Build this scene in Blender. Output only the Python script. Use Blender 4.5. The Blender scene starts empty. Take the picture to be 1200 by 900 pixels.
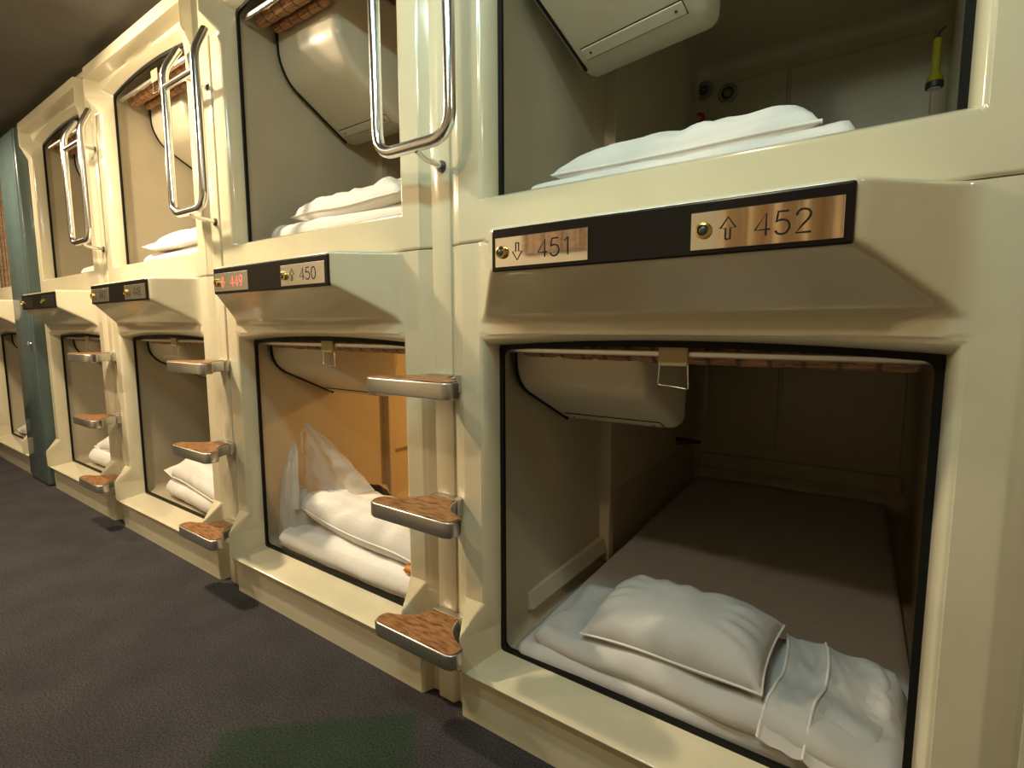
import bpy, bmesh, math, random
from mathutils import Vector, Matrix, noise, Euler
random.seed(7)
C = bpy.context.scene.collection
PI = math.pi
PITCH = 1.15            # spacing of the capsules along the corridor
OW = 0.855              # width of a capsule opening
HW = OW / 2

# ------------------------------------------------------------------ materials
def new_mat(name):
    m = bpy.data.materials.new(name); m.use_nodes = True
    nt = m.node_tree; b = nt.nodes['Principled BSDF']
    return m, nt, b
def setp(b, **k):
    for n, v in k.items():
        b.inputs[n.replace('_', ' ')].default_value = v
def rgb(*c): return (c[0], c[1], c[2], 1)
def noise_bump(nt, b, scale, strength, dist=0.002, detail=3, coord='Object', stretch=None):
    tc = nt.nodes.new('ShaderNodeTexCoord'); n = nt.nodes.new('ShaderNodeTexNoise')
    n.inputs['Scale'].default_value = scale; n.inputs['Detail'].default_value = detail
    if stretch:
        mp = nt.nodes.new('ShaderNodeMapping'); mp.inputs['Scale'].default_value = stretch
        nt.links.new(tc.outputs[coord], mp.inputs['Vector']); nt.links.new(mp.outputs['Vector'], n.inputs['Vector'])
    else:
        nt.links.new(tc.outputs[coord], n.inputs['Vector'])
    bp = nt.nodes.new('ShaderNodeBump'); bp.inputs['Strength'].default_value = strength; bp.inputs['Distance'].default_value = dist
    nt.links.new(n.outputs['Fac'], bp.inputs['Height']); nt.links.new(bp.outputs['Normal'], b.inputs['Normal'])
    return n
def colour_noise(nt, b, n, c1, c2, lo=0.35, hi=0.65):
    r = nt.nodes.new('ShaderNodeValToRGB')
    r.color_ramp.elements[0].position = lo; r.color_ramp.elements[0].color = rgb(*c1)
    r.color_ramp.elements[1].position = hi; r.color_ramp.elements[1].color = rgb(*c2)
    nt.links.new(n.outputs['Fac'], r.inputs['Fac']); nt.links.new(r.outputs['Color'], b.inputs['Base Color'])
    return r

M = {}
def plastic(name, c, c2=None, rough=0.2, bump=0.04, coat=0.0, spec=0.5):
    m, nt, b = new_mat(name)
    setp(b, Base_Color=rgb(*c), Roughness=rough, Coat_Weight=coat, Coat_Roughness=0.05, Specular_IOR_Level=spec)
    n = noise_bump(nt, b, 9, bump, 0.004)
    if c2: colour_noise(nt, b, n, c, c2)
    M[name] = m
plastic('cream', (0.655, 0.600, 0.435), (0.685, 0.63, 0.46), 0.15, 0.05, 0.35)
plastic('liner', (0.52, 0.455, 0.325), (0.55, 0.48, 0.345), 0.33, 0.05, 0.1)
plastic('console', (0.60, 0.545, 0.41), None, 0.3, 0.03, 0.1)
plastic('rubber', (0.006, 0.006, 0.006), None, 0.55, 0.02, 0, 0.2)
plastic('black_panel', (0.007, 0.006, 0.006), None, 0.25, 0.01, 0, 0.35)
plastic('dark_plastic', (0.03, 0.03, 0.03), None, 0.4, 0.02)
plastic('teal', (0.080, 0.120, 0.122), (0.090, 0.132, 0.134), 0.25, 0.02, 0.2)
plastic('ceiling_paint', (0.10, 0.093, 0.084), (0.112, 0.104, 0.093), 0.8, 0.1)
plastic('wall_paint', (0.62, 0.55, 0.42), None, 0.5, 0.05)
plastic('speaker_grey', (0.24, 0.25, 0.20), None, 0.5, 0.02)
plastic('red', (0.45, 0.02, 0.02), None, 0.4, 0.01)
plastic('yellow', (0.38, 0.32, 0.02), None, 0.4, 0.01)
plastic('white_lens', (0.75, 0.75, 0.72), None, 0.2, 0.0)
plastic('orange', (0.65, 0.20, 0.04), None, 0.4, 0.02)
plastic('strap', (0.50, 0.42, 0.22), None, 0.6, 0.05)
plastic('engraving', (0.02, 0.018, 0.016), None, 0.6, 0.0, 0, 0.1)
plastic('black_cloth', (0.012, 0.011, 0.011), None, 0.7, 0.1)
def metal(name, c, rough, bump=0.0, stretch=None, scale=200):
    m, nt, b = new_mat(name); setp(b, Base_Color=rgb(*c), Metallic=1.0, Roughness=rough)
    if bump: noise_bump(nt, b, scale, bump, 0.0004, 2, 'Object', stretch)
    M[name] = m
metal('chrome', (0.78, 0.78, 0.77), 0.19, 0.05, (1, 1, 0.02))
metal('step_metal', (0.60, 0.59, 0.55), 0.36, 0.12, (0.03, 1, 1))
metal('rail_metal', (0.74, 0.73, 0.70), 0.45, 0.05, (0.03, 1, 1))
metal('mirror_plate', (0.93, 0.90, 0.84), 0.045)
metal('satin_plate', (0.80, 0.77, 0.70), 0.30)
metal('dark_plate', (0.13, 0.14, 0.14), 0.35)
metal('brass', (0.72, 0.50, 0.14), 0.2)
metal('wire', (0.8, 0.8, 0.78), 0.2)

def wood(name, c1, c2):
    m, nt, b = new_mat(name); setp(b, Roughness=0.38)
    n = noise_bump(nt, b, 95, 0.08, 0.0006, 5, 'Object', (0.28, 1, 1))
    r = colour_noise(nt, b, n, c1, c2, 0.36, 0.62)
    e = r.color_ramp.elements.new(0.40); e.color = rgb(c1[0]*1.6, c1[1]*1.7, c1[2]*1.6)
    M[name] = m
wood('step_wood', (0.12, 0.050, 0.020), (0.37, 0.175, 0.068))

def carpet():
    m, nt, b = new_mat('carpet'); setp(b, Roughness=0.95, Specular_IOR_Level=0.15)
    n = noise_bump(nt, b, 210, 1.0, 0.004, 4)
    n.inputs['Roughness'].default_value = 0.7
    r = colour_noise(nt, b, n, (0.014, 0.013, 0.015), (0.094, 0.088, 0.097), 0.32, 0.70)
    tc = nt.nodes.new('ShaderNodeTexCoord')
    # slow blotches of wear
    n2 = nt.nodes.new('ShaderNodeTexNoise'); n2.inputs['Scale'].default_value = 5; n2.inputs['Detail'].default_value = 4
    nt.links.new(tc.outputs['Object'], n2.inputs['Vector'])
    mr = nt.nodes.new('ShaderNodeMapRange'); mr.inputs[1].default_value = 0.3; mr.inputs[2].default_value = 0.7
    mr.inputs[3].default_value = 0.85; mr.inputs[4].default_value = 1.15
    nt.links.new(n2.outputs['Fac'], mr.inputs[0])
    mul = nt.nodes.new('ShaderNodeMix'); mul.data_type = 'RGBA'; mul.blend_type = 'MULTIPLY'; mul.inputs[0].default_value = 1
    nt.links.new(r.outputs['Color'], mul.inputs[6]); nt.links.new(mr.outputs[0], mul.inputs[7])
    # one slanted rectangle of the carpet tinted dull green
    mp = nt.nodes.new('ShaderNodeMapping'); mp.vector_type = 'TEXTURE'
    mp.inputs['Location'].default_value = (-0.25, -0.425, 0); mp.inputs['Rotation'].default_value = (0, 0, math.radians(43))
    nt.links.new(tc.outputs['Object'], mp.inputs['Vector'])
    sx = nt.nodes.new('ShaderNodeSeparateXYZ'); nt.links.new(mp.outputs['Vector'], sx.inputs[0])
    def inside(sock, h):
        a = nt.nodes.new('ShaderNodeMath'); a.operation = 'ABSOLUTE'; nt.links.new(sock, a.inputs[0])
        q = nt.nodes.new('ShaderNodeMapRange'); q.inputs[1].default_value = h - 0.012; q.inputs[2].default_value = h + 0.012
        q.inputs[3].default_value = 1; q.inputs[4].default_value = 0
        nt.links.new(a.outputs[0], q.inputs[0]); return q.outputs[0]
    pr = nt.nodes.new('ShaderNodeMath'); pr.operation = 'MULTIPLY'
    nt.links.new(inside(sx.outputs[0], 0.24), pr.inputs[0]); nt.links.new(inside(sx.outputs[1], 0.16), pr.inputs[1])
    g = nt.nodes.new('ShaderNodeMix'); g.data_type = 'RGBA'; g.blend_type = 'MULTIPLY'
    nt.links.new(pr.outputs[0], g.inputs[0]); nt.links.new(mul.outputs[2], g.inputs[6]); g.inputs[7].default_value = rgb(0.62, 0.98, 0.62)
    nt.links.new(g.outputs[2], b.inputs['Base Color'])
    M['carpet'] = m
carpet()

def fabric(name, c1, c2, stripe=55, amount=0.5):
    m, nt, b = new_mat(name)
    setp(b, Roughness=0.85, Sheen_Weight=0.15, Subsurface_Weight=0.0)
    tc = nt.nodes.new('ShaderNodeTexCoord')
    w = nt.nodes.new('ShaderNodeTexWave'); w.wave_type = 'BANDS'; w.bands_direction = 'Y'
    w.inputs['Scale'].default_value = stripe / 10; w.inputs['Distortion'].default_value = 0.15
    nt.links.new(tc.outputs['UV'], w.inputs['Vector'])
    r = nt.nodes.new('ShaderNodeValToRGB')
    r.color_ramp.elements[0].position = 0.45; r.color_ramp.elements[0].color = rgb(*c1)
    r.color_ramp.elements[1].position = 0.55; r.color_ramp.elements[1].color = rgb(*c2)
    nt.links.new(w.outputs['Fac'], r.inputs['Fac']); nt.links.new(r.outputs['Color'], b.inputs['Base Color'])
    n = nt.nodes.new('ShaderNodeTexNoise'); n.inputs['Scale'].default_value = 15; n.inputs['Detail'].default_value = 5; n.inputs['Distortion'].default_value = 0.6
    nt.links.new(tc.outputs['Object'], n.inputs['Vector'])
    bp = nt.nodes.new('ShaderNodeBump'); bp.inputs['Strength'].default_value = amount; bp.inputs['Distance'].default_value = 0.010
    nt.links.new(n.outputs['Fac'], bp.inputs['Height']); nt.links.new(bp.outputs['Normal'], b.inputs['Normal'])
    M[name] = m
fabric('striped_linen', (0.74, 0.72, 0.69), (0.80, 0.78, 0.75), 60, 0.30)
fabric('shaded_linen', (0.60, 0.58, 0.57), (0.60, 0.58, 0.57), 10, 0.30)  # plain bedding white, darkened to stand in for the near lower cabin's shade
fabric('piping_white', (0.84, 0.81, 0.77), (0.84, 0.81, 0.77), 10, 0.1)
fabric('curtain_cloth', (0.60, 0.42, 0.24), (0.66, 0.47, 0.28), 20, 0.1)

def bamboo(name='bamboo', k=1.0):
    m, nt, b = new_mat(name); setp(b, Roughness=0.6)
    tc = nt.nodes.new('ShaderNodeTexCoord')
    n = nt.nodes.new('ShaderNodeTexNoise'); n.inputs['Scale'].default_value = 30; n.inputs['Detail'].default_value = 5
    mp = nt.nodes.new('ShaderNodeMapping'); mp.inputs['Scale'].default_value = (0.6, 9, 9)
    nt.links.new(tc.outputs['Object'], mp.inputs[0]); nt.links.new(mp.outputs[0], n.inputs['Vector'])
    r = nt.nodes.new('ShaderNodeValToRGB')
    r.color_ramp.elements[0].position = 0.32; r.color_ramp.elements[0].color = rgb(0.10 * k, 0.035 * k * k, 0.014 * k * k)
    r.color_ramp.elements[1].position = 0.66; r.color_ramp.elements[1].color = rgb(min(0.62, 0.52 * k), 0.27 * k, 0.11 * k * k)
    nt.links.new(n.outputs['Fac'], r.inputs['Fac'])
    # darker stitched bands across the slats
    w = nt.nodes.new('ShaderNodeTexWave'); w.bands_direction = 'X'; w.inputs['Scale'].default_value = 5.5; w.inputs['Distortion'].default_value = 0.4
    nt.links.new(tc.outputs['Object'], w.inputs['Vector'])
    q = nt.nodes.new('ShaderNodeMapRange'); q.inputs[1].default_value = 0.90; q.inputs[2].default_value = 0.98; q.inputs[3].default_value = 1; q.inputs[4].default_value = 0.35
    nt.links.new(w.outputs['Fac'], q.inputs[0])
    mul = nt.nodes.new('ShaderNodeMix'); mul.data_type = 'RGBA'; mul.blend_type = 'MULTIPLY'; mul.inputs[0].default_value = 1
    nt.links.new(r.outputs['Color'], mul.inputs[6]); nt.links.new(q.outputs[0], mul.inputs[7])
    nt.links.new(mul.outputs[2], b.inputs['Base Color'])
    bp = nt.nodes.new('ShaderNodeBump'); bp.inputs['Strength'].default_value = 0.5; bp.inputs['Distance'].default_value = 0.003
    nt.links.new(n.outputs['Fac'], bp.inputs['Height']); nt.links.new(bp.outputs['Normal'], b.inputs['Normal'])
    M[name] = m
bamboo(); bamboo('bamboo_light', 1.5)

def bag_plastic():
    m, nt, b = new_mat('bag_plastic')
    setp(b, Base_Color=rgb(0.80, 0.80, 0.79), Roughness=0.32)
    n = noise_bump(nt, b, 22, 0.5, 0.01, 4)
    out = nt.nodes['Material Output']
    tr = nt.nodes.new('ShaderNodeBsdfTransparent'); tl = nt.nodes.new('ShaderNodeBsdfTranslucent')
    tl.inputs['Color'].default_value = rgb(0.8, 0.8, 0.79)
    m1 = nt.nodes.new('ShaderNodeMixShader'); m1.inputs[0].default_value = 0.35
    nt.links.new(b.outputs[0], m1.inputs[1]); nt.links.new(tl.outputs[0], m1.inputs[2])
    m2 = nt.nodes.new('ShaderNodeMixShader'); m2.inputs[0].default_value = 0.30
    nt.links.new(m1.outputs[0], m2.inputs[1]); nt.links.new(tr.outputs[0], m2.inputs[2])
    nt.links.new(m2.outputs[0], out.inputs['Surface'])
    M['bag_plastic'] = m
bag_plastic()
def emit(name, c, s):
    m, nt, b = new_mat(name); setp(b, Base_Color=rgb(*c), Emission_Color=rgb(*c), Emission_Strength=s); M[name] = m
emit('red_lit', (1.0, 0.16, 0.12), 1.1)
emit('lamp_glow', (1.0, 0.80, 0.52), 6.0)
emit('tube_glow', (0.80, 0.97, 1.0), 6.0)

# ------------------------------------------------------------------ mesh helpers
def finish(bm, angle=38):
    bmesh.ops.remove_doubles(bm, verts=bm.verts, dist=1e-6)
    bm.normal_update()
    lim = math.radians(angle)
    for f in bm.faces: f.smooth = True
    for e in bm.edges:
        if len(e.link_faces) == 2:
            e.smooth = e.calc_face_angle(0) < lim
def obj(name, bm, mat, parent=None, angle=38, done=True):
    if done: finish(bm, angle)
    me = bpy.data.meshes.new(name); bm.to_mesh(me); bm.free()
    me.materials.append(M[mat])
    o = bpy.data.objects.new(name, me); C.objects.link(o)
    if parent: o.parent = parent
    return o
def tag(o, label=None, cat=None, group=None, kind=None):
    if label: o['label'] = label
    if cat: o['category'] = cat
    if group: o['group'] = group
    if kind: o['kind'] = kind
    return o
def empty(name, loc=(0, 0, 0), rot=(0, 0, 0)):
    o = bpy.data.objects.new(name, None); C.objects.link(o)
    o.location = loc; o.rotation_euler = rot; o.empty_display_size = 0.05
    return o
def copy_tree(o, parent=None):
    c = o.copy(); C.objects.link(c); c.parent = parent
    for ch in list(o.children): copy_tree(ch, c)
    return c
def box(bm, x0, x1, y0, y1, z0, z1, bev=0.0, seg=2, mat=None):
    r = bmesh.ops.create_cube(bm, size=1)
    vs = r['verts']
    for v in vs:
        v.co = Vector(((x0 + x1) / 2 + v.co.x * (x1 - x0), (y0 + y1) / 2 + v.co.y * (y1 - y0), (z0 + z1) / 2 + v.co.z * (z1 - z0)))
    if bev:
        es = list({e for v in vs for e in v.link_edges})
        r2 = bmesh.ops.bevel(bm, geom=es, offset=bev, segments=seg, profile=0.5, affect='EDGES')
        vs = list({v for f in r2['faces'] for v in f.verts} | {v for v in vs if v.is_valid})
    if mat is not None: bmesh.ops.transform(bm, matrix=mat, verts=vs)
    return vs
def sweep(bm, pts, r, n=12, closed=False, cap=True, flat=1.0, up=None):
    """round tube along pts; r may be a list; flat squashes the section along 'up'"""
    pts = [Vector(p) for p in pts]; N = len(pts); rings = []
    prev = None
    for i, p in enumerate(pts):
        a = pts[(i - 1) % N] if (closed or i > 0) else p
        b = pts[(i + 1) % N] if (closed or i < N - 1) else p
        t = (b - a).normalized()
        if up is not None: n1 = Vector(up)
        elif prev is None: n1 = Vector((0, 0, 1)) if abs(t.z) < 0.9 else Vector((0, 1, 0))
        else: n1 = prev
        n1 = (n1 - t * n1.dot(t)).normalized(); prev = n1; n2 = t.cross(n1)
        rr = r[i] if isinstance(r, (list, tuple)) else r
        rings.append([bm.verts.new(p + n1 * (rr * flat * math.cos(2 * PI * k / n)) + n2 * (rr * math.sin(2 * PI * k / n))) for k in range(n)])
    for i in range(N if closed else N - 1):
        A, B = rings[i], rings[(i + 1) % N]
        for k in range(n): bm.faces.new((A[k], A[(k + 1) % n], B[(k + 1) % n], B[k]))
    if cap and not closed:
        bm.faces.new(rings[0][::-1]); bm.faces.new(rings[-1])
def round_path(pts, r, n=8):
    """polyline with filleted corners"""
    pts = [Vector(p) for p in pts]; out = [pts[0]]
    for i in range(1, len(pts) - 1):
        p, a, b = pts[i], pts[i - 1], pts[i + 1]
        d1 = (a - p); d2 = (b - p); rr = min(r, d1.length * 0.49, d2.length * 0.49)
        s, e = p + d1.normalized() * rr, p + d2.normalized() * rr
        for k in range(n + 1):
            t = k / n; out.append(s * (1 - t) ** 2 + p * 2 * t * (1 - t) + e * t * t)
    out.append(pts[-1]); return out
def prism(bm, poly, h0, h1, axis='z', bev=0.0, seg=2):
    """extrude a 2-D outline; axis z: (x,y) outline, axis x: (y,z) outline, axis y: (x,z) outline"""
    def P(p, h):
        return {'z': (p[0], p[1], h), 'x': (h, p[0], p[1]), 'y': (p[0], h, p[1])}[axis]
    a = [bm.verts.new(P(p, h0)) for p in poly]; b = [bm.verts.new(P(p, h1)) for p in poly]
    fs = [bm.faces.new(a[::-1]), bm.faces.new(b)]
    n = len(poly)
    for i in range(n): fs.append(bm.faces.new((a[i], a[(i + 1) % n], b[(i + 1) % n], b[i])))
    bmesh.ops.recalc_face_normals(bm, faces=fs)
    if bev:
        es = [e for f in fs[:2] for e in f.edges]
        bmesh.ops.bevel(bm, geom=list(set(es)), offset=bev, segments=seg, profile=0.5, affect='EDGES')
def lathe(bm, prof, n=24, axis=(0, 0, 1), origin=(0, 0, 0)):
    q = Vector((0, 0, 1)).rotation_difference(Vector(axis)).to_matrix(); o = Vector(origin); rings = []
    for r, h in prof:
        rings.append([bm.verts.new(o + q @ Vector((r * math.cos(2 * PI * k / n), r * math.sin(2 * PI * k / n), h))) for k in range(n)])
    for A, B in zip(rings, rings[1:]):
        for k in range(n): bm.faces.new((A[k], A[(k + 1) % n], B[(k + 1) % n], B[k]))
    bm.faces.new(rings[0][::-1]); bm.faces.new(rings[-1])
def smin(a, b, k):
    h = max(k - abs(a - b), 0.0) / k
    return min(a, b) - h * h * k * 0.25
def smax(a, b, k): return -smin(-a, -b, k)
def lerp_table(t, x):
    if x <= t[0][0]: return t[0][1]
    for (x0, y0), (x1, y1) in zip(t, t[1:]):
        if x <= x1: return y0 + (y1 - y0) * (x - x0) / (x1 - x0)
    return t[-1][1]
def clamp(x, a=0.0, b=1.0): return max(a, min(b, x))

# ------------------------------------------------------------------ capsule shells (moulded fronts)
OUT = 0.117            # how far a front reaches past its opening at each side
L_ZB, L_ZT, L_ARCH, L_TOP = 0.172, 0.972, 0.016, 1.2165
U_ZB, U_ZT, U_ARCH, U_BOT, U_TOP = 1.3215, 2.124, 0.034, 1.2195, 2.235
L_BACK, U_BACK = 1.88, 1.70
U_GB = 1.302           # hidden foot of the upper openings, behind their sill

def spaced(stops):
    out = []
    for (a, b, d) in stops:
        n = max(1, int(round((b - a) / d)))
        out += [a + (b - a) * i / n for i in range(n)]
    out.append(stops[-1][1]); return out
def fillet(x, te):
    if x >= 1: return 1 + (x - 1) * 2
    return x * te + (1 - te) * math.sqrt(1 - (1 - x) ** 2)
def f_lower(u, z, zt):
    off = abs(u) - HW
    te = clamp((0.318 - z) / (0.318 - 0.245))
    front = lerp_table([(0.0, 0.083), (0.132, 0.086), (0.139, 0.092), (0.145, 0.108), (0.152, 0.116), (0.162, 0.121), (0.245, 0.126), (0.318, 0.06)], z)
    cap = lerp_table([(0.020, 0.165), (0.046, 0.120), (0.078, 0.060), (OUT, 0.045)], off)
    if z < 0.150:
        cap2 = lerp_table([(0.060, 0.2), (0.072, 0.089), (0.080, 0.070), (0.088, 0.048), (OUT, 0.045)], off)
        w = clamp((0.150 - z) / 0.012); cap = cap * (1 - w) + cap2 * w
    if z < 0.03: cap = min(cap, 0.086)
    rev = -1.0
    if off > 0: rev = max(rev, fillet(off / (0.018 + 0.0235 * te), te) * (0.06 + 0.064 * te))
    if z < L_ZB: rev = max(rev, (L_ZB - z) * 4.6)
    if z > zt: rev = max(rev, fillet((z - zt) / 0.022, 0) * 0.06)
    rev = max(rev, 0.0)
    f = smin(front, rev, 0.005); f = smin(f, cap, 0.008)
    if z > 1.0:
        side = 0.055 + (0.440 - abs(u)) * 1.06
        t = clamp((z - 1.026) / 0.104, 0, 2)
        under = 0.050 + 0.140 * (t ** 1.05)
        hd = smin(smin(0.192, side, 0.012), under, 0.010)
        if z > 1.2085: hd -= 0.006 * ((z - 1.2085) / 0.008) ** 2
        f = smax(f, hd, 0.022)
    return max(f, 0.0)
def f_upper(u, z, zt):
    off = abs(u) - HW
    te = clamp((z - 2.037) / (2.109 - 2.037))
    front = 0.06 + 0.036 * te
    cap = lerp_table([(0.070, 0.2), (0.079, 0.094), (0.084, 0.058), (OUT, 0.045)], off)
    rev = -1.0
    if off > 0: rev = max(rev, fillet(off / (0.018 + 0.0535 * te), te) * (0.06 + 0.032 * te))
    if z <= U_ZB + 1e-6: rev = max(rev, 0.040 + (U_ZB - z) * 2.2)
    dt = z - zt
    if dt > 0:
        ft = min(dt * 1.9, 0.040 + dt * 0.10)
        if z > 2.180: ft = max(ft, 0.042 + (z - 2.180) * 9)
        rev = max(rev, ft)
    rev = max(rev, 0.0)
    f = smin(front, rev, 0.005); f = smin(f, cap, 0.008)
    if z < U_BOT + 0.006: f -= 0.003 * ((U_BOT + 0.006 - z) / 0.006) ** 2
    return max(f, 0.0)
def shell_mesh(fn, zs, zb, zt0, arch, lip=False):
    half = spaced([(0, 0.30, 0.03), (0.30, HW, 0.008), (HW, HW + 0.021, 0.0018), (HW + 0.021, HW + 0.092, 0.004), (HW + 0.092, HW + OUT, 0.0085)])
    us = [-x for x in reversed(half[1:])] + half
    bm = bmesh.new(); G = {}
    for i, u in enumerate(us):
        zt = zt0 + arch * max(0.0, 1 - (u / HW) ** 2)
        for j, z in enumerate(zs):
            w = clamp(1 - abs(z - zt0) / 0.05) if z > zt0 else clamp(1 - abs(z - zt0) / 0.25)
            zz = z + (zt - zt0) * w
            y = -fn(u, zz, zt)
            G[i, j] = bm.verts.new((u + HW, y, zz))
    e = 1e-5
    for i in range(len(us) - 1):
        for j in range(len(zs) - 1):
            uc, zc = (us[i] + us[i + 1]) / 2, (zs[j] + zs[j + 1]) / 2
            if abs(uc) < HW and zb < zc < zt0: continue
            bm.faces.new((G[i, j], G[i + 1, j], G[i + 1, j + 1], G[i, j + 1]))
    if lip:
        jb = min(range(len(zs)), key=lambda j: abs(zs[j] - zb)); ii = [i for i, u in enumerate(us) if abs(u) <= HW + 1e-6]
        lp = [bm.verts.new((us[i] + HW, 0.004, zb - 0.004)) for i in ii]
        for k in range(len(ii) - 1): bm.faces.new((G[ii[k], jb], G[ii[k + 1], jb], lp[k + 1], lp[k]))
    # turn the rim back so the front is a tray with depth
    ni, nj = len(us) - 1, len(zs) - 1
    rim = [(i, 0) for i in range(ni + 1)] + [(ni, j) for j in range(1, nj + 1)] + [(i, nj) for i in range(ni - 1, -1, -1)] + [(0, j) for j in range(nj - 1, 0, -1)]
    back = [bm.verts.new((G[k].co.x, 0.08, G[k].co.z)) for k in rim]
    n = len(rim)
    for k in range(n):
        bm.faces.new((G[rim[k]], back[k], back[(k + 1) % n], G[rim[(k + 1) % n]]))
    return bm
zl = spaced([(0.0, 0.128, 0.016), (0.128, 0.176, 0.003), (0.176, 0.24, 0.008), (0.24, 0.33, 0.004), (0.33, 0.93, 0.05), (0.93, L_ZT, 0.014),
             (L_ZT, 1.000, 0.0028), (1.0, 1.14, 0.004), (1.14, 1.205, 0.011), (1.205, L_TOP, 0.0028)])
# the sill line must be an exact grid line
zl = sorted(set([z for z in zl if abs(z - L_ZB) > 0.0012] + [L_ZB]))
zu = spaced([(U_BOT, U_BOT + 0.008, 0.002), (U_BOT + 0.008, 1.305, 0.011), (1.305, U_ZB, 0.0033), (U_ZB, 1.3245, 0.0015), (1.3245, 1.36, 0.007), (1.36, 2.02, 0.06), (2.02, U_ZT, 0.005),
             (U_ZT, 2.16, 0.003), (2.16, 2.20, 0.003), (2.20, U_TOP, 0.007)])

def opening_outline(zb, zt, arch, grow=0.0, r=0.03, n=6, na=16):
    x0, x1, z0, z1 = -grow, OW + grow, zb - grow, zt + grow
    pts = []
    def arc(cx, cz, a0):
        for k in range(n + 1):
            a = a0 + PI / 2 * k / n; pts.append((cx + r * math.cos(a), cz + r * math.sin(a)))
    arc(x0 + r, z0 + r, PI); arc(x1 - r, z0 + r, 1.5 * PI)
    for k in range(1, 10): pts.append((x1, z0 + r + (z1 - z0 - 2 * r) * k / 10))
    arc(x1 - r, z1 - r, 0)
    for k in range(1, na): pts.append((x1 - r - (x1 - x0 - 2 * r) * k / na, z1))
    arc(x0 + r, z1 - r, PI / 2)
    for k in range(1, 10): pts.append((x0, z1 - r - (z1 - z0 - 2 * r) * k / 10))
    out = []
    for x, z in pts:
        u = (x - HW) / HW
        w = clamp((z - (zt - 0.2)) / 0.2)
        out.append((x, z + arch * max(0, 1 - u * u) * w))
    return out
def gasket_mesh(zb, zt, arch):
    bm = bmesh.new()
    ins = opening_outline(zb + 0.0, zt, arch, -0.0115, 0.018); out = opening_outline(zb, zt, arch, 0.002, 0.012)
    loops = []
    for pts, y in ((out, 0.010), (out, -0.006), (ins, -0.008), (ins, 0.0015)):
        loops.append([bm.verts.new((x, y, z)) for x, z in pts])
    n = len(loops[0])
    for A, B in zip(loops, loops[1:]):
        for k in range(n): bm.faces.new((A[k], A[(k + 1) % n], B[(k + 1) % n], B[k]))
    bmesh.ops.recalc_face_normals(bm, faces=bm.faces)
    return bm
def liner_mesh(zb, zt, zf, zc, arch, LINER_BACK):
    """moulded cabin behind the opening: floor zf, ceiling zc"""
    bm = bmesh.new()
    front = opening_outline(zb, zt, arch, 0.0, 0.012)
    def sect(grow_side, z0, z1, r):
        raw = opening_outline(z0, z1, 0.0, 0.0, r)
        return [((x - HW) * (HW + grow_side) / HW + HW, z) for x, z in raw]
    rows = [([(x, z) for x, z in front], 0.006)]
    rows.append((sect(0.015, zf, zc, 0.05), 0.03))
    for k in range(1, 9): rows.append((sect(0.015 + 0.040 * k / 8, zf, zc, 0.05), 0.03 + (LINER_BACK - 0.09) * k / 8))
    for k in range(1, 6):
        a = PI / 2 * k / 5; q = 0.06 * (1 - math.cos(a))
        rows.append((sect(0.055 - q, zf + q, zc - q, 0.05), LINER_BACK - 0.06 + 0.06 * math.sin(a)))
    loops = [[bm.verts.new((x, y, z)) for x, z in pts] for pts, y in rows]
    n = len(loops[0])
    for A, B in zip(loops, loops[1:]):
        for k in range(n): bm.faces.new((A[k], B[k], B[(k + 1) % n], A[(k + 1) % n]))
    bm.faces.new(loops[-1])
    bmesh.ops.recalc_face_normals(bm, faces=bm.faces)
    for f in bm.faces: f.normal_flip()
    return bm
def add_panelling(r, zf, zc, low, back):
    """raised panels and ledges moulded on the walls of the cabin, each a part"""
    def pb(name, *a, bev=0.006):
        bm = bmesh.new(); box(bm, *a, bev); obj(name, bm, 'liner', r, 20)
    pb('wall_rib', -0.04, 0.010, 0.625, 0.662, zf + 0.02, zc - 0.04)
    pb('side_panel', -0.06, 0.003, 0.662, 1.36, zf + 0.27, zc - 0.04)
    if low:
        bm = bmesh.new(); prism(bm, [(-0.04, zf + 0.04), (0.004, zf + 0.062), (-0.010, zf + 0.105), (-0.04, zf + 0.11)], 0.14, 0.625, 'y', 0.002); obj('wall_ledge', bm, 'liner', r, 20)
    pb('back_panel', 0.0, 0.345, back - 0.012, back + 0.02, zf + 0.22, zc - 0.10, bev=0.005)
    pb('back_panel', 0.358, 0.86, back - 0.012, back + 0.02, zf + 0.22, zc - 0.10, bev=0.005)
    pb('back_ledge', -0.02, 0.87, back - 0.035, back + 0.02, zf + 0.10, zf + 0.18, bev=0.008)
def console_prism(bm, prof, x0, x1, bev):
    prism(bm, prof, x0, x1, 'x', 0)
    bmesh.ops.bevel(bm, geom=[e for e in bm.edges if max(v.co.x for v in e.verts) > x0 + 0.01], offset=bev, segments=5, profile=0.5, affect='EDGES')
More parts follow.
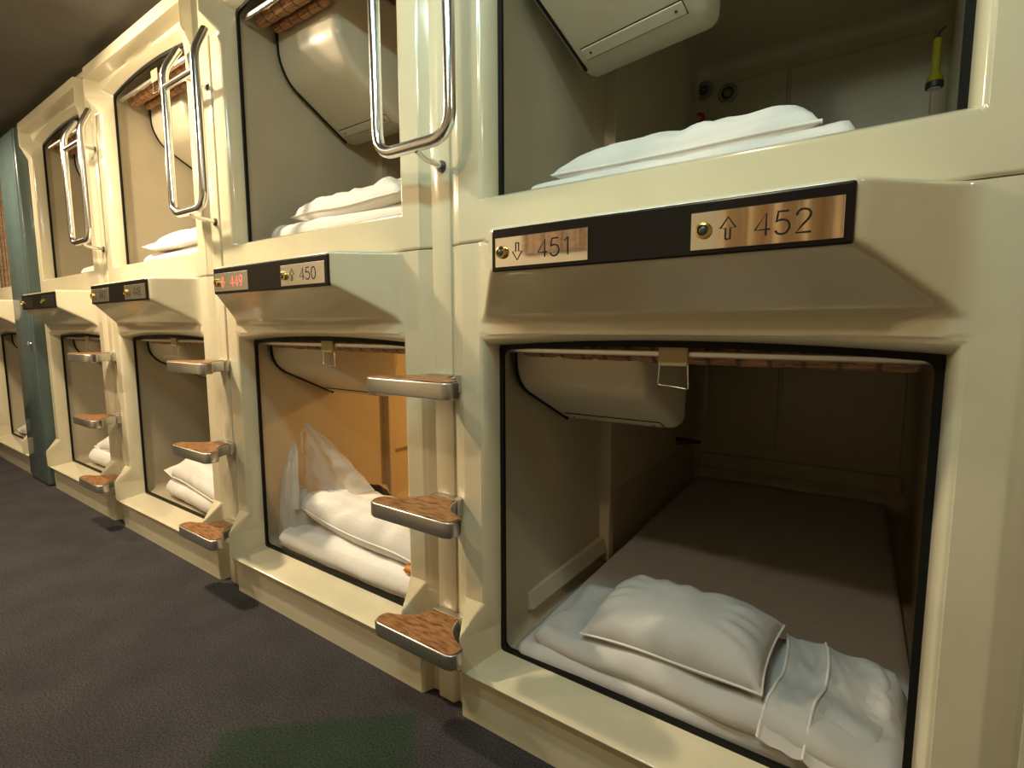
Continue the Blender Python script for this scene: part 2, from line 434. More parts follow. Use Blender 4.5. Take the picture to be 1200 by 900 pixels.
def add_console(parent, prof, x1, loc=(0, 0, 0), rz=0.0, strip=True):
    """television housing that hangs from the left wall; prof is its (y,z) outline, corner 3 the low front edge"""
    bm = bmesh.new(); console_prism(bm, prof, -0.005, x1, 0.030)
    t = obj('television_console', bm, 'console', parent); t.location = loc; t.rotation_euler = (0, 0, rz)
    bm = bmesh.new()
    pts = [(0.004, y - 0.003, z) for y, z in prof[:4]]
    sweep(bm, round_path(pts, 0.05), 0.0045, 8); obj('black_seam', bm, 'rubber', t)['label'] = 'black rubber seam'
    if strip:
        (ya, za), (yb, zb) = prof[2], prof[3]
        d = Vector((0, yb - ya, zb - za)).normalized(); nrm = Vector((0, d.z, -d.y))
        if nrm.y > 0: nrm = -nrm
        ce = Vector((0, yb, zb)) - d * 0.046
        bm = bmesh.new()
        mt = Matrix.Translation(ce + nrm * 0.001) @ Matrix(((1, 0, 0, 0), (0, d.y, nrm.y, 0), (0, d.z, nrm.z, 0), (0, 0, 0, 1)))
        box(bm, 0.028, x1 - 0.035, -0.016, 0.016, -0.002, 0.004, 0.002, 2, mt)
        s = obj('cover_strip', bm, 'console', t, 20)
        bm = bmesh.new(); rr = [mt @ Vector(p) for p in ((0.027, -0.017, 0), (x1 - 0.034, -0.017, 0), (x1 - 0.034, 0.017, 0), (0.027, 0.017, 0))]
        sweep(bm, rr, 0.0016, 6, closed=True); obj('strip_groove', bm, 'engraving', t)
        for xx in (0.05, x1 - 0.055):
            bm = bmesh.new(); lathe(bm, [(0.0035, 0.0), (0.0035, 0.0015), (0.001, 0.002)], 10, nrm, ce + nrm * 0.0048 + Vector((xx, 0, 0)))
            obj('screw', bm, 'dark_plastic', t)
    return t

# ------------------------------------------------------------------ number strips
G_D = {
    '0': [[(0.30 + 0.28 * math.cos(a), 0.5 + 0.5 * math.sin(a)) for a in [2 * PI * k / 24 for k in range(25)]]],
    '1': [[(0.12, 0.80), (0.34, 1.0), (0.34, 0.0)]],
    '2': [[(0.03, 0.74), (0.06, 0.88), (0.17, 0.98), (0.31, 1.0), (0.46, 0.96), (0.56, 0.84), (0.56, 0.70), (0.48, 0.56), (0.28, 0.34), (0.02, 0.0), (0.60, 0.0)]],
    '4': [[(0.46, 0.0), (0.46, 1.0), (0.0, 0.28), (0.62, 0.28)]],
    '5': [[(0.54, 1.0), (0.12, 1.0), (0.06, 0.55), (0.18, 0.63), (0.34, 0.64), (0.50, 0.56), (0.58, 0.40), (0.57, 0.22), (0.46, 0.06), (0.29, 0.0), (0.12, 0.04), (0.02, 0.18)]],
    '7': [[(0.02, 1.0), (0.58, 1.0), (0.20, 0.0)]],
    '8': [[(0.30 + 0.23 * math.cos(a), 0.76 + 0.24 * math.sin(a)) for a in [2 * PI * k / 20 for k in range(21)]],
          [(0.30 + 0.28 * math.cos(a), 0.26 + 0.26 * math.sin(a)) for a in [2 * PI * k / 20 for k in range(21)]]],
    '9': [[(0.30 + 0.26 * math.cos(a), 0.70 + 0.30 * math.sin(a)) for a in [2 * PI * k / 20 for k in range(21)]], [(0.56, 0.70), (0.50, 0.36), (0.26, 0.0)]],
}
ARROW = [(0.0, -0.5), (0.0, 0.02), (-0.30, 0.02), (0.13, 0.55), (0.56, 0.02), (0.26, 0.02), (0.26, -0.5), (0.0, -0.5)]
def stroke(bm, pts2, x, z, sx, sz, y, r):
    sweep(bm, [(x + px * sx, y, z + pz * sz) for px, pz in pts2], r, 6, flat=0.35, up=(0, 1, 0))
def number_panel(parent, left, right, pl_left='mirror_plate', pl_right='mirror_plate', ink_left='engraving', ink_right='engraving', write=(True, True)):
    Y0 = -0.1915
    bm = bmesh.new(); box(bm, 0.124, 0.736, Y0 - 0.005, Y0 + 0.006, 1.127, 1.210, 0.004, 3)
    p = obj('number_panel', bm, 'black_panel', parent, 12); p['label'] = 'black strip with two number plates'
    Y1 = Y0 - 0.005
    for (x0, x1, txt, lx, ax, dx, pm, ink, up, wr) in (
            (0.135, 0.340, left, 0.153, 0.183, 0.236, pl_left, ink_left, False, write[0]),
            (0.520, 0.724, right, 0.540, 0.570, 0.613, pl_right, ink_right, True, write[1])):
        bm = bmesh.new(); box(bm, x0, x1, Y1 - 0.002, Y1 + 0.002, 1.135, 1.192, 0.0005, 1); obj('number_plate', bm, pm, p, 12)
        bm = bmesh.new(); lathe(bm, [(0.0115, 0.0), (0.0125, 0.003), (0.0115, 0.007), (0.0085, 0.008), (0.0078, 0.005)], 24, (0, -1, 0), (lx, Y1 - 0.002, 1.1635))
        obj('lock_ring', bm, 'brass', p)
        bm = bmesh.new(); lathe(bm, [(0.0078, 0.0), (0.0078, 0.0055), (0.005, 0.0075), (0.001, 0.008)], 20, (0, -1, 0), (lx, Y1 - 0.002, 1.1635))
        obj('lock_core', bm, 'dark_plastic', p)
        if wr:
            bm = bmesh.new(); s = 1 if up else -1
            stroke(bm, ARROW, ax + 0.002, 1.1635, 0.026, 0.031 * s, Y1 - 0.0022, 0.0015)
            obj('arrow_mark', bm, ink, p)
            bm = bmesh.new()
            for k, ch in enumerate(txt):
                for st in G_D[ch]: stroke(bm, st, dx + 0.0265 * k, 1.1475, 0.0325, 0.032, Y1 - 0.0022, 0.0017)
            obj('number_text', bm, ink, p)
    return p

# ------------------------------------------------------------------ build the capsules
low_prof = [(0.058, 1.00), (0.062, 0.900), (0.092, 0.856), (0.330, 0.742), (0.390, 0.748), (0.410, 1.00)]
up_prof = [(0.146, 2.24), (0.150, 2.020), (0.190, 1.945), (0.445, 1.800), (0.52, 1.805), (0.54, 2.24)]
up_prof_swung = [(0.046, 2.24), (0.050, 1.925), (0.085, 1.842), (0.321, 1.715), (0.40, 1.720), (0.42, 2.24)]
me_low_shell = me_up_shell = None
L_CEIL, L_FLOOR = 1.005, 0.155
U_CEIL, U_FLOOR = 2.262, 1.304

def capsule_lower():
    r = empty('sleeping_capsule', (0, 0, 0))
    obj('front_shell', shell_mesh(f_lower, zl, L_ZB, L_ZT, L_ARCH), 'cream', r, 30)
    obj('opening_gasket', gasket_mesh(L_ZB, L_ZT, L_ARCH), 'rubber', r)['label'] = 'black rubber gasket round the opening'
    obj('cabin_liner', liner_mesh(L_ZB, L_ZT, L_FLOOR, L_CEIL, L_ARCH, L_BACK), 'liner', r)
    add_panelling(r, L_FLOOR, L_CEIL, True, L_BACK)
    add_console(r, low_prof, 0.345)
    return r
def capsule_upper(swung=False):
    r = empty('sleeping_capsule', (0, 0, 0))
    obj('front_shell', shell_mesh(f_upper, zu, U_ZB, U_ZT, U_ARCH, True), 'cream', r, 30)
    obj('opening_gasket', gasket_mesh(U_GB, U_ZT, U_ARCH), 'rubber', r)['label'] = 'black rubber gasket round the opening'
    obj('cabin_liner', liner_mesh(U_GB, U_ZT, U_FLOOR, U_CEIL, U_ARCH, U_BACK), 'liner', r)
    add_panelling(r, U_FLOOR, U_CEIL, False, U_BACK)
    return r
XS = [0.0, -PITCH, -2 * PITCH, -3 * PITCH, -4.95]
low = []
l0 = capsule_lower()
bm = bmesh.new(); prism(bm, [(0.02, 0), (0.085, -0.004), (0.10, 0.012), (0.02, 0.016)], 0, 0.09, 'z', 0.002)
for i, x in enumerate(XS):
    c = l0 if i == 0 else copy_tree(l0)
    c.location.x = x; low.append(c)
bm.free()
upp = []
u0 = capsule_upper()
for i, x in enumerate(XS):
    c = u0 if i == 0 else copy_tree(u0)
    c.location.x = x; upp.append(c)
add_console(upp[0], up_prof_swung, 0.350, rz=math.radians(-11))
for i in (1, 2, 3, 4): 
    if i == 1: first = add_console(upp[1], up_prof, 0.345)
    else: copy_tree(first, upp[i])
number_panel(low[0], '451', '452')
number_panel(low[1], '449', '450', 'satin_plate', 'satin_plate', 'red_lit')
number_panel(low[2], '447', '448', 'satin_plate', 'satin_plate', write=(True, True))
number_panel(low[3], '445', '446', 'dark_plate', 'dark_plate', write=(False, False))
GL, GU = 'lower sleeping capsules', 'upper sleeping capsules'
tag(low[0], 'cream lower capsule under the black strip numbered 451 and 452', 'sleeping capsule', GL)
tag(low[1], 'cream lower capsule under strip numbered 450, lit orange inside, holding a plastic bag', 'sleeping capsule', GL)
tag(low[2], 'cream lower capsule with pale number plates, left of the orange-lit one', 'sleeping capsule', GL)
tag(low[3], 'cream lower capsule with dark number plates, just right of the green panel', 'sleeping capsule', GL)
tag(low[4], 'cream lower capsule beyond the green panel, cut by the picture edge', 'sleeping capsule', GL)
tag(upp[0], 'cream upper capsule above number 452, dim green cabin with round wall vents', 'sleeping capsule', GU)
tag(upp[1], 'cream upper capsule above the strip numbered 450', 'sleeping capsule', GU)
tag(upp[2], 'cream upper capsule above the pale plates, second from the green panel', 'sleeping capsule', GU)
tag(upp[3], 'cream upper capsule with dim empty cabin, just right of the green panel', 'sleeping capsule', GU)
tag(upp[4], 'cream upper capsule beyond the green panel, closed by a bamboo blind', 'sleeping capsule', GU)

# vents, red call ring on the back wall of the near upper cabin
def vent(parent, x, z, kind):
    bm = bmesh.new(); yb = U_BACK - 0.012
    lathe(bm, [(0.044, -0.002), (0.046, 0.004), (0.040, 0.010), (0.030, 0.011), (0.026, 0.006)], 32, (0, -1, 0), (x, yb, z))
    v = obj('air_vent' if kind else 'speaker', bm, 'speaker_grey', parent)
    bm = bmesh.new()
    if kind:
        for k in range(8):
            a = 2 * PI * k / 8 + 0.2
            mt = Matrix.Translation((x, yb - 0.0125, z)) @ Matrix.Rotation(a, 4, 'Y')
            box(bm, 0.007, 0.024, -0.001, 0.001, -0.0045, 0.0045, 0.0006, 1, mt)
    else:
        sweep(bm, [(x + 0.022 * math.cos(a), yb - 0.0115, z + 0.022 * math.sin(a)) for a in [2 * PI * k / 28 for k in range(28)]], 0.004, 8, closed=True)
    obj('vent_slot' if kind else 'speaker_ring', bm, 'dark_plastic', v)
vent(upp[0], -0.020, 2.155, True); vent(upp[0], 0.092, 2.117, False)
bm = bmesh.new(); sweep(bm, [(-0.036 + 0.020 * math.cos(a), U_BACK - 0.022, 2.030 + 0.020 * math.sin(a)) for a in [2 * PI * k / 24 for k in range(24)]], 0.007, 8, closed=True)
obj('call_button_ring', bm, 'red', upp[0])['label'] = 'red ring'
# small dark shelf tab on the side wall of the near lower cabin
bm = bmesh.new(); prism(bm, [(-0.05, 1.40), (0.0, 1.40), (0.085, 1.47), (-0.05, 1.50)], 0.462, 0.478, 'z', 0.002)
obj('wall_tray', bm, 'dark_plastic', low[0])['label'] = 'small dark tray on the wall'

# ------------------------------------------------------------------ strips between the capsules, green panel
def trim(name, bm, mat, **k):
    o = obj(name, bm, mat, None, **k); o['kind'] = 'structure'; return o
k = 0
for x in (1.0025, -0.1475, -1.2975, -2.4475):
    k += 1; bm = bmesh.new()
    box(bm, x - 0.0308, x + 0.0308, -0.052, 0.06, 0.0, 2.235, 0.002)
    box(bm, x - 0.0285, x + 0.0285, -0.062, -0.04, 0.0, 0.19, 0.003)
    trim('trim_%d' % k, bm, 'cream')
bm = bmesh.new(); box(bm, -8.0, 3.2, -0.066, 0.10, 2.2365, 2.262, 0.004); box(bm, -8.0, 3.2, -0.048, 0.10, 2.262, 2.285, 0.003); trim('trim_5', bm, 'cream')

cab = empty('service_panel', (-3.785, 0, 0))
bm = bmesh.new(); box(bm, -0.19, 0.195, -0.104, 0.10, 0.004, 2.232, 0.012, 3); obj('panel_body', bm, 'teal', cab)
bm = bmesh.new(); box(bm, -0.19, 0.172, -0.108, -0.09, 0.03, 2.22, 0.004, 2); obj('door_leaf', bm, 'teal', cab)
bm = bmesh.new(); lathe(bm, [(0.010, 0), (0.008, 0.008), (0.016, 0.012), (0.016, 0.018), (0.010, 0.022)], 16, (0, -1, 0), (0.135, -0.108, 0.925)); obj('knob', bm, 'chrome', cab)['label'] = 'small round metal knob'
tag(cab, 'narrow grey-green upright panel with small metal knob between the capsules', 'panel')

# ------------------------------------------------------------------ ladder steps and grab handles
def step_outline():
    h = [(0.0, -0.208), (0.118, -0.208), (0.134, -0.202), (0.140, -0.186), (0.139, -0.168), (0.130, -0.158)]
    # concave sweep from the wing to the stem
    p0, p1, p2 = Vector((0.130, -0.158)), Vector((0.062, -0.140)), Vector((0.046, -0.082))
    for q in range(1, 9):
        t = q / 8; v = p0 * (1 - t) ** 2 + p1 * 2 * t * (1 - t) + p2 * t * t; h.append((v.x, v.y))
    h.append((0.046, -0.053))
    return [(-x, y) for x, y in reversed(h[1:])] + h
def inset(poly, d):
    n = len(poly); out = []
    for i in range(n):
        a, b, c = Vector(poly[i - 1]), Vector(poly[i]), Vector(poly[(i + 1) % n])
        n1 = Vector((-(b - a).y, (b - a).x)).normalized(); n2 = Vector((-(c - b).y, (c - b).x)).normalized()
        m = (n1 + n2); m = m / max(0.35, m.length_squared / 2) / 1.0
        out.append(tuple(b + m * 0.5 * d * 2 / 2))
    return out
def make_step():
    r = empty('ladder_step')
    o = step_outline()
    area = sum(o[i][0] * o[(i + 1) % len(o)][1] - o[(i + 1) % len(o)][0] * o[i][1] for i in range(len(o)))
    if area < 0: o = o[::-1]
    bm = bmesh.new(); prism(bm, o, -0.040, -0.0015, 'z', 0.0035, 3); obj('metal_tray', bm, 'step_metal', r, 50)
    top = [p for p in inset(o, 0.0065)]
    top = [(x, min(y, -0.078)) for x, y in top]
    bm = bmesh.new(); prism(bm, top, -0.010, 0.0010, 'z', 0.0006, 1); obj('wood_tread', bm, 'step_wood', r)
    bm = bmesh.new(); box(bm, -0.050, 0.050, -0.078, -0.052, -0.043, 0.0015, 0.004, 2); obj('wall_bracket', bm, 'step_metal', r)
    return r
st0 = None
joints = [(-0.1325, 'just left of number 451'), (-1.2825, 'left of the orange-lit capsule'), (-2.4325, 'nearest the green panel')]
for jx, where in joints:
    for z, hgt in ((0.260, 'lowest'), (0.580, 'middle'), (0.897, 'top')):
        s = make_step() if st0 is None else copy_tree(st0)
        if st0 is None: st0 = s
        s.location = (jx, 0, z)
        tag(s, '%s wooden ladder step with metal rim, on the strip %s' % (hgt, where), 'ladder step', 'ladder steps on the divider strips')

def make_handle():
    r = empty('grab_handle')
    pts = [(-0.112, -0.086, 0.602), (-0.120, -0.137, 0.512), (-0.120, -0.137, 0.0), (0.120, -0.137, 0.0), (0.120, -0.137, 0.512), (0.108, -0.092, 0.602)]
    lo = round_path([pts[1], pts[2], pts[3], pts[4]], 0.06, 10)
    path = round_path([pts[0], pts[1], lo[1]], 0.03, 8)[:-1] + lo[1:-1] + round_path([lo[-2], pts[4], pts[5]], 0.03, 8)[1:]
    bm = bmesh.new(); sweep(bm, path, 0.0145, 20); obj('bent_tube', bm, 'chrome', r)
    bm = bmesh.new(); sweep(bm, [(-0.12, -0.137, 0.452), (0.12, -0.137, 0.452)], 0.0115, 16); obj('cross_bar', bm, 'chrome', r)
    for zz in (-0.028, 0.452):
        bm = bmesh.new()
        sweep(bm, [(0.015, -0.137, zz + (0.016 if zz < 0 else 0)), (0.015, -0.115, zz + (0.006 if zz < 0 else 0)), (0.015, -0.05, zz)], 0.0075, 12)
        s = obj('standoff', bm, 'chrome', r)
        bm = bmesh.new(); lathe(bm, [(0.014, 0), (0.014, 0.004), (0.008, 0.005)], 20, (0, -1, 0), (0.015, -0.0525, zz)); obj('standoff_ring', bm, 'dark_plastic', s)
    return r
h0 = make_handle()
for i, (hx, lab) in enumerate(((-0.155, 'chrome tube grab handle between upper capsules, cut by the top of the picture'),
                               (-1.305, 'chrome tube grab handle right of the upper capsule above the pale plates'),
                               (-2.455, 'chrome tube grab handle farthest along the row, nearest the green panel'))):
    h = h0 if i == 0 else copy_tree(h0)
    h.location = (hx, 0, 1.440); tag(h, lab, 'grab handle', 'chrome grab handles')

# ------------------------------------------------------------------ bamboo blinds
def roll_mesh(x0, x1, y, z, r, seed):
    bm = bmesh.new(); n = 64; pts, rs = [], []
    for i in range(n + 1):
        t = i / n; x = x0 + (x1 - x0) * t
        pts.append((x, y, z + 0.003 * noise.noise(Vector((x * 6, seed, 0)))))
        rs.append(r * (1 + 0.06 * noise.noise(Vector((x * 25, seed, 3)))) * (0.90 if (i % 8 == 0) else 1.0))
    sweep(bm, pts, rs, 18)
    return bm
def make_blind(zt, arch, upper):
    r = empty('rolled_blind', (0, 0, zt))
    bm = bmesh.new()
    box(bm, 0.012, OW - 0.012, 0.014, 0.026, -0.016, -0.003, 0.003, 2); obj('rail', bm, 'rail_metal', r, 20)['label'] = 'silver metal rail'
    if upper:
        obj('roll', roll_mesh(0.03, 0.83, 0.066, 0.002, 0.030, 1), 'bamboo', r)
        obj('loose_end', roll_mesh(0.045, 0.82, 0.120, -0.012, 0.017, 5), 'bamboo', r)
    else:
        obj('roll', roll_mesh(0.03, 0.83, 0.075, -0.004, 0.030, 1), 'bamboo', r)
    bm = bmesh.new(); box(bm, 0.398, 0.458, 0.006, 0.0115, -0.034, 0.016, 0.002, 1); obj('tie_strap', bm, 'strap', r)['label'] = 'tan fabric strap'
    bm = bmesh.new(); sweep(bm, round_path([(0.400, 0.013, -0.026), (0.397, 0.012, -0.074), (0.43, 0.012, -0.076), (0.460, 0.012, -0.080), (0.457, 0.013, -0.026)], 0.006, 5), 0.0013, 8)
    obj('wire_loop', bm, 'wire', r)
    return r
bl0 = make_blind(L_ZT - 0.001, L_ARCH, False); bu0 = make_blind(U_ZT - 0.008, U_ARCH, True)
BG = 'rolled bamboo blinds'
where_l = ['in the opening below number 452', 'above the plastic bag in the orange-lit capsule', 'in the lower capsule with pale number plates', 'in the lower capsule just right of the green panel']
for i in range(4):
    b = bl0 if i == 0 else copy_tree(bl0)
    b.location.x = XS[i]; tag(b, 'rolled-up bamboo blind with silver rail ' + where_l[i], 'blind', BG)
where_u = {1: 'at the top of the upper capsule above number 450', 2: 'behind the middle grab handle in an upper capsule', 3: 'behind the farthest grab handle near the green panel'}
for i in (1, 2, 3):
    b = bu0 if i == 1 else copy_tree(bu0)
    b.location.x = XS[i]; tag(b, 'rolled-up bamboo blind ' + where_u[i], 'blind', BG)
def slat_blind(x0, x1, y, z0, z1, n):
    bm = bmesh.new()
    for i in range(n):
        z = z0 + (z1 - z0) * (i + 0.5) / n; h = (z1 - z0) / n * 0.45
        box(bm, x0, x1, y - 0.0018, y + 0.0018, z - h, z + h)
    return bm
E5 = XS[4]
eb = empty('lowered_blind', (E5, 0, U_ZB))
obj('slat_sheet', slat_blind(0.02, OW - 0.02, 0.022, 0.004, 0.77, 110), 'bamboo_light', eb)
bm = bmesh.new()
for q in range(8): sweep(bm, [(0.07 + q * 0.102, 0.0175, 0.004), (0.07 + q * 0.102, 0.0175, 0.77)], 0.0015, 6)
obj('binding_cord', bm, 'dark_plastic', eb)
tag(eb, 'lowered bamboo slat blind closing the upper capsule beyond the green panel', 'blind')

# ------------------------------------------------------------------ bedding
def uv_planar(bm, sx=1.0, sy=1.0):
    uv = bm.loops.layers.uv.new('uv')
    for f in bm.faces:
        for l in f.loops: l[uv].uv = (l.vert['x'] if False else l.vert.co.x * sx, l.vert.co.y * sy)
def pillow_mesh(L, D, H, seed, wrinkle=0.012, n=40, m=26, low=0.66, flip=0.0, puff=False, narrow=0.0):
    bm = bmesh.new(); top, bot = {}, {}
    for i in range(n + 1):
        for j in range(m + 1):
            u, v = -1 + 2 * i / n, -1 + 2 * j / m
            # pinched rectangle: sides bow in a little, corners stay out
            x = L / 2 * u * (1 - 0.05 * (1 - abs(v) ** 2.2)); y = D / 2 * v * (1 - 0.07 * (1 - abs(u) ** 2.2))
            pr = max(0.0, (1 - abs(u) ** 3.6)) ** 0.5 * max(0.0, (1 - abs(v) ** 3.0)) ** 0.5
            if puff: pr = max(0.0, (1 - abs(u) ** 4.5)) ** 0.42 * max(0.0, (1 - abs(v) ** 3.4)) ** 0.42
            if u < 0: y *= 1 - narrow * u * u; pr *= 1 - 0.8 * narrow * u * u
            w = wrinkle * noise.noise(Vector((x * 7 + seed, y * 11, seed))) + 0.6 * wrinkle * noise.noise(Vector((x * 20, y * 9 + seed, 2)))
            edge = max(abs(u), abs(v))
            w += wrinkle * 0.5 * math.sin((math.atan2(v, u) * 14) + 3 * noise.noise(Vector((u * 2, v * 2, seed)))) * clamp((edge - 0.45) / 0.3) * clamp((1 - edge) / 0.15)
            sag = 0.012 * noise.noise(Vector((x * 4, y * 4, seed + 9)))
            rim = (i in (0, n)) or (j in (0, m))
            zt = H * low * pr + w * pr ** 0.5; zb = -H * (1 - low) * pr
            sag += flip * (max(0, abs(u) - 0.75) / 0.25) * (max(0, abs(v) - 0.55) / 0.45)
            top[i, j] = bm.verts.new((x, y, zt + sag))
            bot[i, j] = top[i, j] if rim else bm.verts.new((x, y, zb + sag))
    for i in range(n):
        for j in range(m):
            bm.faces.new((top[i, j], top[i + 1, j], top[i + 1, j + 1], top[i, j + 1]))
            q = (bot[i, j], bot[i, j + 1], bot[i + 1, j + 1], bot[i + 1, j])
            if len(set(q)) >= 3: 
                try: bm.faces.new(q)
                except ValueError: pass
    rim = [top[i, 0].co.copy() for i in range(n + 1)] + [top[n, j].co.copy() for j in range(1, m + 1)] + [top[i, m].co.copy() for i in range(n - 1, -1, -1)] + [top[0, j].co.copy() for j in range(m - 1, 0, -1)]
    uv_planar(bm)
    return bm, rim
def make_pillow(loc, rot, L, D, H, seed, label, mat='striped_linen', wrinkle=0.012, low=0.84, flip=0.02, puff=False, narrow=0.0):
    r = empty('pillow', loc, rot)
    bm, rim = pillow_mesh(L, D, H, seed, wrinkle, low=low, flip=flip, puff=puff, narrow=narrow)
    o = obj('pillow_case', bm, mat, r, 80)
    bm = bmesh.new(); sweep(bm, rim, 0.0028, 6, closed=True); obj('edge_seam', bm, 'piping_white', r)
    tag(r, label, 'pillow', 'white pillows'); return r
def fold_mesh(L, D, H, seed, wr=0.010, n=56, m=26, q=8, rf=None, taper=None):
    """a folded quilt: soft slab with a rounded folded front edge and wrinkles"""
    bm = bmesh.new(); rf = rf or H * 0.5
    # closed section (y,z), counter-clockwise, swept along x
    def section(t):
        pts = []
        y0, y1 = -D / 2, D / 2
        for k in range(q + 1):
            a = -PI / 2 - PI * k / q * 1.0
            pts.append((y0 + rf + rf * 1.0 * math.cos(a), H / 2 + H / 2 * math.sin(a)))
        for k in range(1, m): pts.append((y0 + rf + (D - 2 * rf) * k / m, H))
        for k in range(q + 1):
            a = PI / 2 - PI * k / q
            pts.append((y1 - rf + rf * math.cos(a), H / 2 + H / 2 * math.sin(a)))
        for k in range(1, m): pts.append((y1 - rf - (D - 2 * rf) * k / m, 0.0))
        return pts
    rings = []
    for i in range(n + 1):
        u = -1 + 2 * i / n
        # ends are rounded over
        e = clamp((1 - abs(u)) / 0.06); s = math.sqrt(max(0, 1 - (1 - e) ** 2)) * 0.75 + 0.25 if i not in (0, n) else 0.22
        x = L / 2 * u; ring = []
        for (y, z) in section(u):
            zz = H / 2 + (z - H / 2) * s; yy = y * (0.985 + 0.015 * s)
            p = Vector((x * 5 + seed, y * 9, z * 8))
            d = wr * (noise.noise(p) + 0.55 * noise.noise(p * 2.3) + 0.5 * abs(noise.noise(Vector((x * 16 + y * 9, y * 5 + seed, z * 6)))))
            lift = clamp(z / H)
            zz += d * lift * 1.0; yy += d * (0.8 if y < 0 else -0.4) * (0.4 + 0.6 * lift)
            xx = x + wr * 1.4 * noise.noise(Vector((y * 7, z * 9, seed + (3 if u > 0 else 0)))) * (1 if abs(u) > 0.8 else 0.3)
            if taper: zz *= taper(u)
            ring.append(bm.verts.new((xx, yy, zz)))
        rings.append(ring)
    N = len(rings[0])
    for A, B in zip(rings, rings[1:]):
        for k in range(N): bm.faces.new((A[k], B[k], B[(k + 1) % N], A[(k + 1) % N]))
    bm.faces.new(rings[0]); bm.faces.new(rings[-1][::-1])
    bmesh.ops.recalc_face_normals(bm, faces=bm.faces)
    uv_planar(bm)
    return bm
def make_quilt(loc, rot, L, D, H, seed, label, layers=1, mat='shaded_linen', wr=0.010, taper=None):
    r = empty('folded_quilt', loc, rot)
    if layers == 1: obj('quilt_body', fold_mesh(L, D, H, seed, wr, taper=taper), mat, r, 80)
    else:
        for k in range(layers):
            o = obj('folded_layer', fold_mesh(L * (1 - 0.012 * k), D * (1 - 0.02 * k), H / layers * 1.04, seed + 7 * k, wr), mat, r, 80)
            o.location = (0.004 * k, 0.004 * k, H / layers * k * 0.985)
    tag(r, label, 'quilt', 'folded white quilts'); return r

# near lower capsule: mattress, quilt, pillow
mt = empty('mattress', (0.418, 0.925, L_FLOOR + 0.002), (0, 0, math.radians(2.3)))
bm = bmesh.new(); box(bm, -0.410, 0.435, -0.915, 0.90, 0, 0.052, 0.022, 4)
bmesh.ops.subdivide_edges(bm, edges=[e for e in bm.edges if e.calc_length() > 0.3], cuts=24, use_grid_fill=True)
for v in bm.verts:
    if v.co.z > 0.04: v.co.z += 0.006 * noise.noise(Vector((v.co.x * 5, v.co.y * 5, 1)))
uv_planar(bm); obj('fitted_sheet', bm, 'shaded_linen', mt, 60)
tag(mt, 'white sheeted mattress filling the cabin below number 452', 'mattress')
q = make_quilt((0.472, 0.164, 0.194), (0, 0, math.radians(-1)), 0.765, 0.315, 0.080, 3, 'rumpled white folded quilt in the opening below number 452', 1, 'shaded_linen', 0.014, lambda u: 0.76 + 0.24 * clamp((u + 1) / 0.6))
# loose flap folded over the right end of the quilt, with stitched edges
def flap_mesh():
    bm = bmesh.new(); n, m = 26, 30; G = {}
    for i in range(n + 1):
        for j in range(m + 1):
            u, v = i / n, j / m
            x = 0.150 + 0.205 * u + 0.02 * math.sin(v * 3.0); y = -0.165 + 0.30 * v
            z = 0.086 + 0.014 * noise.noise(Vector((x * 17, y * 15, 4))) + 0.010 * abs(noise.noise(Vector((x * 34 + y * 20, y * 6, 8))))
            z += 0.010 * math.exp(-((u - 0.38) / 0.05) ** 2) + 0.008 * math.exp(-((u - 0.02) / 0.05) ** 2)
            if v < 0.16: z -= 0.072 * ((0.16 - v) / 0.16) ** 1.6
            if u > 0.86: z -= 0.045 * ((u - 0.86) / 0.14) ** 2
            G[i, j] = bm.verts.new((x, y, z))
    for i in range(n):
        for j in range(m): bm.faces.new((G[i, j], G[i + 1, j], G[i + 1, j + 1], G[i, j + 1]))
    bmesh.ops.solidify(bm, geom=bm.faces[:], thickness=0.006)
    edges = [[G[0, j].co.copy() for j in range(m + 1)], [G[10, j].co.copy() for j in range(m + 1)]]
    uv_planar(bm); return bm, edges
bm, eds = flap_mesh(); fl = obj('folded_flap', bm, 'shaded_linen', q, 80)
for e in eds:
    bm = bmesh.new(); sweep(bm, [p + Vector((0, 0, 0.003)) for p in e], 0.0028, 6); obj('stitched_edge', bm, 'piping_white', fl)
make_pillow((0.420, 0.145, 0.298), (math.radians(5), math.radians(-2.5), math.radians(-1)), 0.405, 0.25, 0.110, 11, 'plump plain white pillow lying on the quilt below number 452', 'shaded_linen', 0.010, 0.72, 0.0)

# orange-lit lower capsule
X = XS[1]
make_quilt((X + 0.470, 0.166, L_FLOOR + 0.003), (0, 0, 0), 0.80, 0.315, 0.105, 21, 'white folded quilt under a pillow beside the plastic bag', 1, 'striped_linen', 0.012)
make_pillow((X + 0.455, 0.160, 0.318), (math.radians(4), math.radians(3.2), math.radians(-1)), 0.76, 0.25, 0.125, 31, 'long striped white pillow resting on a quilt beside the plastic bag', 'striped_linen', 0.016, 0.58, 0.0, True, 0.35)
# carrier bag
def bag_surface(c, w, d, h, seed, top):
    """crumpled bag wall: ellipse sections that gather towards the top"""
    bm = bmesh.new(); n, m = 40, 22; rings = []
    for j in range(m + 1):
        t = j / m; ring = []
        sw, sd = top(t)
        for i in range(n):
            a = 2 * PI * i / n
            rr = 1 + 0.10 * noise.noise(Vector((math.cos(a) * 2.2, math.sin(a) * 2.2, t * 3 + seed))) + 0.05 * math.sin(9 * a + 5 * t)* t
            ring.append(bm.verts.new((c[0](t) + w * sw * rr * math.cos(a), c[1](t) + d * sd * rr * math.sin(a), h * t)))
        rings.append(ring)
    for A, B in zip(rings, rings[1:]):
        for i in range(n): bm.faces.new((A[i], A[(i + 1) % n], B[(i + 1) % n], B[i]))
    bm.faces.new(rings[0][::-1])
    return bm
bag = empty('carrier_bag', (X + 0.078, 0.098, L_FLOOR + 0.005))
